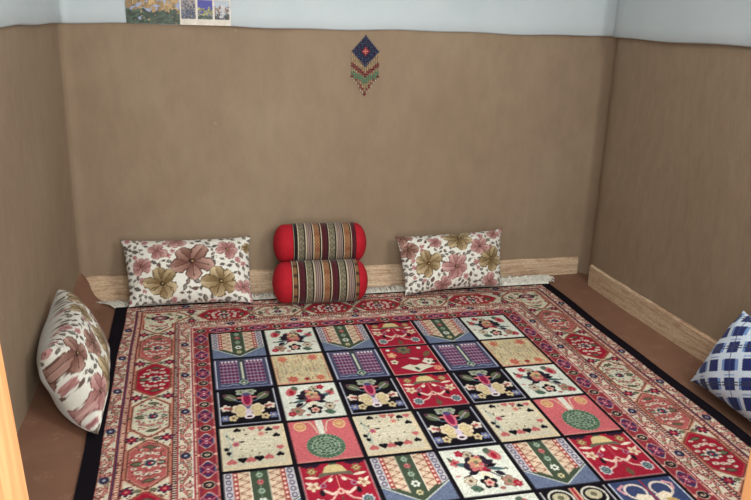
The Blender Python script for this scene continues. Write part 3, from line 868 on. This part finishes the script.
def floral(nu, nv, asp, flowers, seed):
    A = np.zeros((nv, nu, 3)); A[:] = CUSH; c = Cv(A, asp=asp); rs = np.random.default_rng(seed)
    placed = [(u, v, r) for (u, v, r, *_) in flowers]
    tries = 0; cnt = 0
    while tries < 2600 and cnt < 120:
        tries += 1
        u, v = rs.random(2); r = .017 + .014 * rs.random()
        if all(math.hypot(u - a, (v - b) * asp) > r0 * .86 + r * .95 for a, b, r0 in placed):
            placed.append((u, v, r * .9)); cnt += 1
            if cnt % 7 == 6: petalflower(c, u, v, r * 1.2, 5, rgb(166, 110, 112), PKL, rs.random() * 6, rs)
            else: sprig(c, u, v, r, rs.random() * 6.28, rs)
    pal = {'m': (MAUVE, MAUL), 'g': (GLD, GLDL), 'p': (PKF, PKL)}
    for (u, v, r, k, n, rot) in flowers: petalflower(c, u, v, r, n, *pal[k], rot, rs)
    return A

def pillow(name, w, h, t, front, back, mat, nu=150, nv=96, pinch=.035, seed=0, puff=.62):
    """cushion in local frame: x across, z up (0 at base), front faces -y. colours are (nv,nu,3), v=0 at the top"""
    rs = np.random.default_rng(seed)
    u = np.linspace(-1, 1, nu); v = np.linspace(1, -1, nv); U, Vv = np.meshgrid(u, v)
    # outline pulled in between the corners
    X = U * (1 - pinch * (1 - Vv ** 4) * 1.0 * np.abs(U) ** 3 * 1.3) * w / 2
    Zz = Vv * (1 - pinch * (1 - U ** 4) * 1.8 * np.abs(Vv) ** 3 * 1.3) * h / 2
    prof = (np.clip(1 - np.abs(U) ** 2.6, 0, 1) ** puff) * (np.clip(1 - np.abs(Vv) ** 2.6, 0, 1) ** puff)
    wr = np.zeros_like(U)
    for k in range(10):
        a = rs.random() * 6.28; f = 3 + rs.random() * 9; ph = rs.random() * 6.28
        wr += np.sin(f * (U * math.cos(a) + Vv * h / w * math.sin(a)) + ph) / 10
    edge = np.clip(1 - prof, 0, 1)
    for cu in (-1, 1):
        for cv in (-1, 1):
            d = np.hypot(U - cu, (Vv - cv) * h / w); an = np.arctan2((Vv - cv) * h / w, U - cu)
            wr += .35 * np.sin(an * 9 + cu + cv * 2 + seed) * np.exp(-d * 3.2)
    T = t / 2 * prof * (1 + .10 * wr) + .004 * prof ** .3 * wr
    Yf = -T; Yb_ = T.copy()
    n = nu * nv
    Vf = np.stack([X.ravel(), Yf.ravel(), Zz.ravel() + h / 2], 1)
    Vbk = np.stack([X.ravel(), Yb_.ravel(), Zz.ravel() + h / 2], 1)
    me_v = np.concatenate([Vf, Vbk]); cols = np.concatenate([front.reshape(-1, 3), back.reshape(-1, 3)])
    F = np.concatenate([grid_faces(nu, nv, 0, flip=True), grid_faces(nu, nv, n, flip=False)])
    o = np_mesh(name, me_v, F, mat, smooth=True, colors=cols)
    bm = bmesh.new(); bm.from_mesh(o.data); bmesh.ops.remove_doubles(bm, verts=bm.verts[:], dist=.0003); bm.to_mesh(o.data); bm.free()
    return o

def place4(o, bl, br, tr, tl, w, h):
    """settle a soft cushion so its four corners lie at the given points; the object's origin sits at its base"""
    bl, br, tr, tl = map(Vector, (bl, br, tr, tl))
    n = ((br - bl) + (tr - tl)).cross((tl - bl) + (tr - br)).normalized()        # towards the front
    org = (bl + br) / 2
    ang = math.atan2((br - bl).y, (br - bl).x)
    Rz = Matrix.Rotation(-ang, 3, 'Z')
    for v in o.data.vertices:
        a = v.co.x / w + .5; b = v.co.z / h; t = v.co.y
        p = (bl * (1 - a) + br * a) * (1 - b) + (tl * (1 - a) + tr * a) * b + n * (-t)
        v.co = Rz @ (p - org)
    o.location = org; o.rotation_euler = (0, 0, ang)
    o.data.update()
    zmin = min((o.matrix_basis @ v.co).z for v in o.data.vertices)
    return zmin      # lowest point

NU, NV = 150, 96
f1 = [(.53, .42, .165, 'm', 5, .35), (.29, .72, .145, 'g', 6, .2), (.745, .71, .145, 'g', 5, .6), (.27, .24, .085, 'p', 4, .2), (.81, .24, .095, 'p', 5, .2),
      (.14, .46, .09, 'p', 5, .8), (.93, .78, .075, 'p', 5, .3), (.43, .07, .085, 'p', 4, .6), (.97, .2, .05, 'g', 4, 0)]
c1 = pillow('floral_cushion', .535, .315, .13, floral(NU, NV, .6, f1, 5), floral(NU, NV, .6, f1, 6), M_CLOTH, seed=2)
place4(c1, (-.318, .290, .018), (.185, .276, .016), (.188, .452, .260), (-.352, .460, .258), .535, .315)
f2_ = [(.50, .64, .13, 'p', 6, .2), (.24, .55, .135, 'g', 6, .5), (.86, .54, .13, 'g', 5, .1), (.55, .16, .13, 'g', 6, .3), (.74, .33, .10, 'p', 5, .3),
       (.08, .28, .10, 'm', 5, .1), (.37, .92, .09, 'p', 5, .9), (.9, .1, .08, 'p', 4, 0), (.05, .06, .09, 'm', 4, 0), (.85, .92, .09, 'p', 4, .4), (.33, .2, .07, 'p', 5, 0)]
c2 = pillow('floral_cushion', .495, .305, .12, floral(NU, NV, .62, f2_, 15), floral(NU, NV, .62, f2_, 16), M_CLOTH, seed=4)
place4(c2, (.838, .272, .018), (1.298, .300, .030), (1.335, .440, .262), (.822, .430, .244), .495, .305)
f3 = [(.80, .60, .17, 'm', 5, .5), (.55, .62, .16, 'g', 6, .3), (.28, .80, .16, 'g', 5, .7), (.33, .42, .12, 'm', 5, .9), (.85, .22, .13, 'g', 5, .2),
      (.60, .2, .11, 'g', 5, .2), (.1, .3, .12, 'm', 4, .4), (.1, .75, .11, 'p', 4, .1), (.96, .85, .08, 'm', 4, 0)]
plain = np.zeros((NV, NU, 3)); plain[:] = rgb(222, 226, 226)
f3a = floral(NU, NV, .62, f3, 25)
_u = np.linspace(0, 1, NU)[None, :] * np.ones((NV, 1)); _v = np.linspace(0, 1, NV)[:, None] * np.ones((1, NU))
plain[_u < .045] = f3a[_u < .045]      # white back cloth wraps round the seam
c3 = pillow('floral_cushion', .53, .32, .20, f3a, plain, M_CLOTH, seed=9, puff=.46)
tag(c1, 'floral cushion at the back wall between room corner and red striped bolsters', 'cushion', 'floral cushions around the rug')
tag(c2, 'floral cushion at the back wall to the right of the red striped bolsters', 'cushion', 'floral cushions around the rug')
tag(c3, 'floral cushion with plain white back leaning against left wall', 'cushion', 'floral cushions around the rug')
# cushion on the left: face turned to the room; local x runs from far to near
place4(c3, (-.316, -.722, .030), (-.364, -.250, .036), (-.512, -.060, .235), (-.486, -.500, .195), .53, .32)

# blue check cushion
NU4, NV4 = 190, 130
A = np.zeros((NV4, NU4, 3)); w4, h4 = .50, .36
UU, VV = np.meshgrid(np.linspace(0, w4, NU4), np.linspace(0, h4, NV4))
_t = math.radians(32); UU, VV = UU * math.cos(_t) - VV * math.sin(_t) + .5, UU * math.sin(_t) + VV * math.cos(_t)   # cloth cut on the slant
A[:] = rgb(214, 228, 242)
P = .074
iu = np.floor(UU / P); iv = np.floor(VV / P); fu = UU / P - iu; fv = VV / P - iv
lb = rgb(118, 152, 206); nv_ = rgb(34, 44, 104)
halo = ((iu + iv) % 2 == 0)
A[(fv > .2) & (fv < .8) & halo & (fu > .02) & (fu < .98)] = lb
A[(fu > .2) & (fu < .8) & (~halo) & ((fv < .08))] = rgb(150, 176, 216)
sq = (fu > .19) & (fu < .81) & (fv > .17) & (fv < .83); A[sq] = nv_
wv = ((np.indices(A.shape[:2]).sum(0)) % 2 == 0)
for off in (.42, .56):
    A[(np.abs(fv - off) < .035) & (iv % 2 == 0)] = rgb(56, 60, 84)
A[(np.abs(fu - .5) < .025) & (iu % 2 == 1)] = rgb(60, 76, 120)
A[(np.abs(fu - .02) < .03)] = rgb(214, 226, 238)
c4 = pillow('check_cushion', w4, h4, .17, A, A[:, ::-1].copy(), M_CLOTH, nu=NU4, nv=NV4, seed=13)
tag(c4, 'blue and white check cushion leaning against right wall', 'cushion')
place4(c4, (1.618, -.655, .012), (1.625, -1.15, .014), (1.72, -1.19, .30), (1.728, -.715, .292), w4, h4)

# ------------------------------------------------------------------ bolsters
def bolster(loc, L, r, seq, sag=.0, rotz=0):
    root = empty('bolster_cushion', loc); root.rotation_euler = (0, 0, rotz)
    na, nl = 72, 120
    def surf(name, x0, x1, rr, cols, mat, closed):
        xs_ = np.linspace(x0, x1, nl); th = np.linspace(0, 2 * math.pi, na, endpoint=False)
        V = []; C = []
        for xi in xs_:
            R = rr(xi)
            for t in th:
                y, z = math.cos(t) * R, math.sin(t) * R
                z = z * (1 - sag * (1 if z < 0 else .3)); y *= 1 + sag * .5
                V.append((xi, y, z)); C.append(cols(xi, t))
        q = []
        for i in range(nl - 1):
            for k in range(na):
                q.append((i * na + k, (i + 1) * na + k, (i + 1) * na + (k + 1) % na, i * na + (k + 1) % na))
        o = np_mesh(name, np.array(V), np.array(q), mat, root, True, np.array(C))
        return o
    hl = L / 2; e = r * .62
    def body(x):
        d = hl - abs(x)
        if d >= e: return r
        q = 1 - d / e
        return r * max(1 - q ** 2.3, 0.0004) ** .55 + (.0 if d > 0 else 0)
    core = surf('roll', -hl, hl, body, lambda x, t: rgb(190, 30, 44), M_RED, True)
    b0, b1 = seq['x0'] * L - hl, seq['x1'] * L - hl
    st = seq['s']; tot = sum(k[1] for k in st)
    def cols(x, t):
        p = (x - b0) / (b1 - b0) * tot
        acc = 0
        for kind, wd in st:
            if p <= acc + wd:
                f = (p - acc) / wd
                if f < .10: return rgb(22, 18, 20)
                if f < .19: return rgb(196, 182, 152)
                if f > .92: return rgb(22, 18, 20)
                if kind == 'k': return rgb(30, 22, 24)
                if kind == 'm': return rgb(76, 28, 34) if not (.5 < f < .56) else rgb(60, 22, 28)
                if kind == 'o': return rgb(126, 80, 54) if math.sin(t * 40) * math.sin(f * 16) < .3 else rgb(156, 122, 86)
                if kind == 'g': return rgb(122, 114, 92) if math.sin(t * 46) * math.cos(f * 12) < .35 else rgb(78, 72, 60)
                if kind == 's': return rgb(152, 136, 124) if (f * 5) % 1 < .55 else rgb(96, 68, 64)
                if kind == 'b': return rgb(128, 92, 60) if math.sin(t * 60) < .2 else rgb(70, 46, 36)
            acc += wd
        return rgb(22, 18, 20)
    nl = 230
    surf('striped_band', b0, b1, lambda x: body(x) + .0028, cols, M_WOVEN, False)
    return root
seq_top = dict(x0=.20, x1=.86, s=[('k', .5), ('g', 1.1), ('s', 1.1), ('o', 1.1), ('m', 1.1), ('g', 1.1), ('s', 1.1), ('o', 1.1), ('m', .8)])
seq_bot = dict(x0=.19, x1=.88, s=[('b', .7), ('m', 1.1), ('g', 1.0), ('s', 1.2), ('o', 1.1), ('m', 1.1), ('g', 1.0), ('s', 1.2), ('b', .6)])
bb = bolster((.466, .278, .1002), .405, .087, seq_bot, .0, -.02)
bt = bolster((.481, .399, .2325), .405, .0845, seq_top, .0, -.02)
tag(bb, 'lower red bolster with woven striped band, lying on the rug edge', 'bolster', 'red bolsters stacked at the back wall')
tag(bt, 'upper red bolster with woven striped band, resting on the other bolster', 'bolster', 'red bolsters stacked at the back wall')

# ------------------------------------------------------------------ beaded wall hanging
hx, hz = .6845, 1.036
hy = YB - .006
hang = empty('beaded_wall_hanging', (hx, YB - .001, 1.094))
tag(hang, 'beaded diamond hanging with blue centre and red, green bead strands on back wall', 'wall hanging')
def beads(name, lst, parent, bar=None):
    """lst of (x, z, r, colour) relative to the hanging; one mesh of small faceted beads"""
    V = []; F = []; C = []
    ico = bmesh.new(); bmesh.ops.create_icosphere(ico, subdivisions=1, radius=1)
    iv = [v.co.copy() for v in ico.verts]; ifc = [[v.index for v in f.verts] for f in ico.faces]; ico.free()
    for (x, z, r, c) in lst:
        b = len(V)
        for p in iv: V.append((x + p.x * r, -.006 + p.y * r, z + p.z * r)); C.append(c)
        for f in ifc: F.append([b + k for k in f])
    if bar:
        b = len(V); VV_ = []; FF = []
        tube(VV_, FF, bar, .0005, 4)
        for p in VV_: V.append(tuple(p)); C.append(rgb(170, 160, 130))
        for f in FF: F.append([b + k for k in f])
    me = bpy.data.meshes.new(name); me.from_pydata(V, [], F)
    a = me.color_attributes.new('pattern', 'FLOAT_COLOR', 'POINT')
    cc = np.ones((len(V), 4), np.float32); cc[:, :3] = lin(np.array(C)); a.data.foreach_set('color', cc.ravel())
    me.polygons.foreach_set('use_smooth', [True] * len(me.polygons)); me.update()
    return link_mesh(name, me, M_BEAD, parent)
zc = hz - 1.094
lst = []
n = 8; stp = .0069
for i in range(-n, n + 1):
    for j in range(-n, n + 1):
        if abs(i) + abs(j) > n + (.2 if (i + j) % 2 == 0 else 0): continue
        d = max(abs(i + j), abs(i - j)) / 2; a = abs(i) + abs(j)
        if d < .9: k = rgb(214, 120, 110)
        elif d < 1.3: k = rgb(150, 36, 52)
        elif a == n: k = rgb(34, 62, 96) if (i % 2) else rgb(28, 34, 84)
        elif 2.4 < d < 3.2 and (i * j) % 2 == 0: k = rgb(26, 54, 84)
        else: k = rgb(22, 22, 66)
        lst.append((i * stp, zc + j * stp * 1.12, .0046, k))
dia = beads('beaded_diamond', lst, hang)
lp = beads('hanging_loop', [(0, zc + .062 + .0075 * 0, .0028, rgb(28, 34, 84))], hang, [(0, -.006, zc + .056), (-.003, -.006, zc + .066), (0, -.003, -.004), (0, -.001, -.002)])
Vn = []; Fn = []; tube(Vn, Fn, [(0, .0, -.002), (0, -.010, -.001)], .0018, 8)
mesh_obj('nail', Vn, Fn, M_NAIL, hang)
ns = 13
for k in range(ns):
    u = (k - 6) / 6
    x = u * .056
    z0 = zc - .0545 * (1 - min(1, abs(u))) * .95 - .004
    if abs(u) > .85: z0 = zc - .012
    z1 = zc - .176 + .075 * abs(u)
    zz = z0 - .003; l = []; q = 0
    while zz > z1:
        f = (z0 - zz) / max(.001, z0 - z1)
        red_row = abs(zz - (zc - .055 - .042 * (1 - abs(u)))) < .0075; grn_row = abs(zz - (zc - .092 - .030 * (1 - abs(u)))) < .012
        end_row = zz < z1 + .012
        if red_row: c_ = rgb(124, 18, 30); r = .0050
        elif grn_row: c_ = rgb(70, 140, 106); r = .0038
        elif end_row: c_ = rgb(130, 26, 34); r = .0046
        else: c_ = [rgb(206, 186, 130), rgb(180, 120, 90), rgb(150, 170, 120), rgb(200, 150, 110)][(q + k) % 4]; r = .0024
        l.append((x, zz, r, c_)); zz -= r * 2.05; q += 1
    l.append((x, zz - .004, .003, rgb(214, 190, 170)))
    if k in (0, 6, 12): l.append((x, z1 - .002, .0062, rgb(110, 20, 28)))
    beads('bead_strand', l, hang, [(x, -.006, z0 + .006), (x, -.006, zz)])

# ------------------------------------------------------------------ pictures on the white band above
def poster(name, x0, x1, z0, z1, paint, nu, nv):
    A = np.zeros((nv, nu, 3)); c = Cv(A, asp=(z1 - z0) / (x1 - x0)); paint(c)
    u = np.linspace(x0, x1, nu); v = np.linspace(z1, z0, nv); U, Vv = np.meshgrid(u, v)
    yb = YB - .0155 - .004
    Yy = yb - .0012 - .0006 * np.sin((U - x0) * 20)
    Vf = np.stack([U.ravel(), Yy.ravel(), Vv.ravel()], 1); Vb = Vf.copy(); Vb[:, 1] = yb
    o = np_mesh(name, np.concatenate([Vf, Vb]), np.concatenate([grid_faces(nu, nv, 0, True), grid_faces(nu, nv, nu * nv)]), M_PAPER, None, True,
                np.concatenate([A.reshape(-1, 3), np.tile(rgb(225, 225, 220), (nu * nv, 1))]))
    return o
def scene_paint(c, seed=1, sky=rgb(146, 160, 190), rock=rgb(168, 138, 98), veg=rgb(58, 74, 60), hz=.55):
    rs = np.random.default_rng(seed)
    c.a[:] = sky
    for k in range(90):
        u = rs.random(); top = hz - .25 + .25 * abs(math.sin(u * 5 + seed)) * rs.random()
        v = top + rs.random() * (1 - top)
        c.ell(u, v, .03 + .06 * rs.random(), .03 + .05 * rs.random(), rock * (.7 + .5 * rs.random()))
    for k in range(160):
        u = rs.random(); v = hz + .22 + rs.random() * (.8 - hz)
        c.ell(u, v, .02 + .035 * rs.random(), .02 + .03 * rs.random(), veg * (.6 + .7 * rs.random()))
def p1(c):
    scene_paint(c, 4, hz=.58)
    rs = np.random.default_rng(2)
    for k in range(26):
        u = .08 + .8 * rs.random(); v = .62 + .14 * rs.random(); c.rect(u, v, u + .03 + .05 * rs.random(), v + .05 + .05 * rs.random(), rgb(182, 152, 104) * (.65 + .45 * rs.random()))
    for k in range(120):
        u = rs.random(); v = .86 + .14 * rs.random() - .06 * (u < .3) ; c.ell(u, v, .02 + .03 * rs.random(), .02, rgb(66, 82, 66) * (.6 + .6 * rs.random()))
def p2(c):
    c.a[:] = rgb(214, 206, 192)
    for row in range(3):
        for k in range(3):
            u0 = .03 + k * .325; v1 = .915 - row * .30; v0 = v1 - .275
            hh_, ww_ = c.a.shape[:2]
            sub = c.a[int(v0 * hh_):int(v1 * hh_), int(u0 * ww_):int((u0 + .29) * ww_)]
            cc = Cv(sub)
            if row == 0 and k == 0: scene_paint(cc, 5, rgb(150, 140, 136), rgb(92, 96, 112), rgb(70, 84, 104), .3)
            elif row == 0 and k == 1: scene_paint(cc, 6, rgb(66, 66, 150), rgb(150, 150, 96), rgb(62, 78, 70), .6)
            elif row == 0 and k == 2:
                scene_paint(cc, 7, rgb(170, 180, 190), rgb(130, 104, 84), rgb(60, 66, 70), .5); cc.poly([(.4, .2), (.75, .2), (.6, .8), (.5, .8)], rgb(190, 190, 190)); cc.ell(.45, .85, .16, .1, rgb(190, 190, 190))
            else: scene_paint(cc, 8 + k + row * 3, rgb(140, 160, 190), rgb(160, 130, 90), rgb(60, 80, 60), .5)
pA = poster('landscape_poster', -.273, -.0705, HP + .004, HP + .27, p1, 90, 118)
tag(pA, 'landscape poster of a yellow hillside village above green trees, high on back wall', 'poster')
pB = poster('photo_poster', -.069, .128, HP + .003, HP + .27, p2, 100, 136)
tag(pB, 'cream poster with rows of small photos, beside the landscape poster', 'poster')

# ------------------------------------------------------------------ light
wd = bpy.data.worlds.new('daylight'); scn.world = wd; wd.use_nodes = True
bg = wd.node_tree.nodes['Background']; bg.inputs['Color'].default_value = (.85, .93, 1, 1); bg.inputs['Strength'].default_value = 1.0
def area(name, loc, target, sx, sy, power, col=(1, 1, 1)):
    l = bpy.data.lights.new(name, 'AREA'); l.shape = 'RECTANGLE'; l.size = sx; l.size_y = sy; l.energy = power; l.color = col
    o = bpy.data.objects.new(name, l); COL.objects.link(o); o.location = loc
    o.rotation_euler = (Vector(target) - Vector(loc)).to_track_quat('-Z', 'Y').to_euler()
    return o
area('doorway_daylight', (.25, -2.95, 1.0), (.45, .4, .35), 1.0, 1.7, 50, (1.0, .98, .95))
area('window_daylight', (1.40, -2.30, 1.60), (-.5, -.5, .35), .7, .9, 40, (1.0, .98, .94))
area('overhead_fill', (.55, -.95, 2.18), (.55, -.9, 0), 1.1, 1.1, 9, (1, .99, .97))  # added soft fill under the ceiling, not a fitting of the room

# ------------------------------------------------------------------ camera
cam = bpy.data.cameras.new('camera'); co = bpy.data.objects.new('camera', cam); COL.objects.link(co)
co.location = (.0100, -2.7630, 1.1993)
co.rotation_euler = (math.radians(72.728), math.radians(-1.708), math.radians(-13.469 + 1.194))
cam.sensor_fit = 'HORIZONTAL'; cam.sensor_width = 36; cam.lens = 768.36 * 36 / 751
cam.clip_start = .05
scn.camera = co
scn.view_settings.view_transform = 'Standard'; scn.view_settings.look = 'None'
scn.view_settings.exposure = 0; scn.view_settings.gamma = 1; scn.view_settings.use_curve_mapping = False
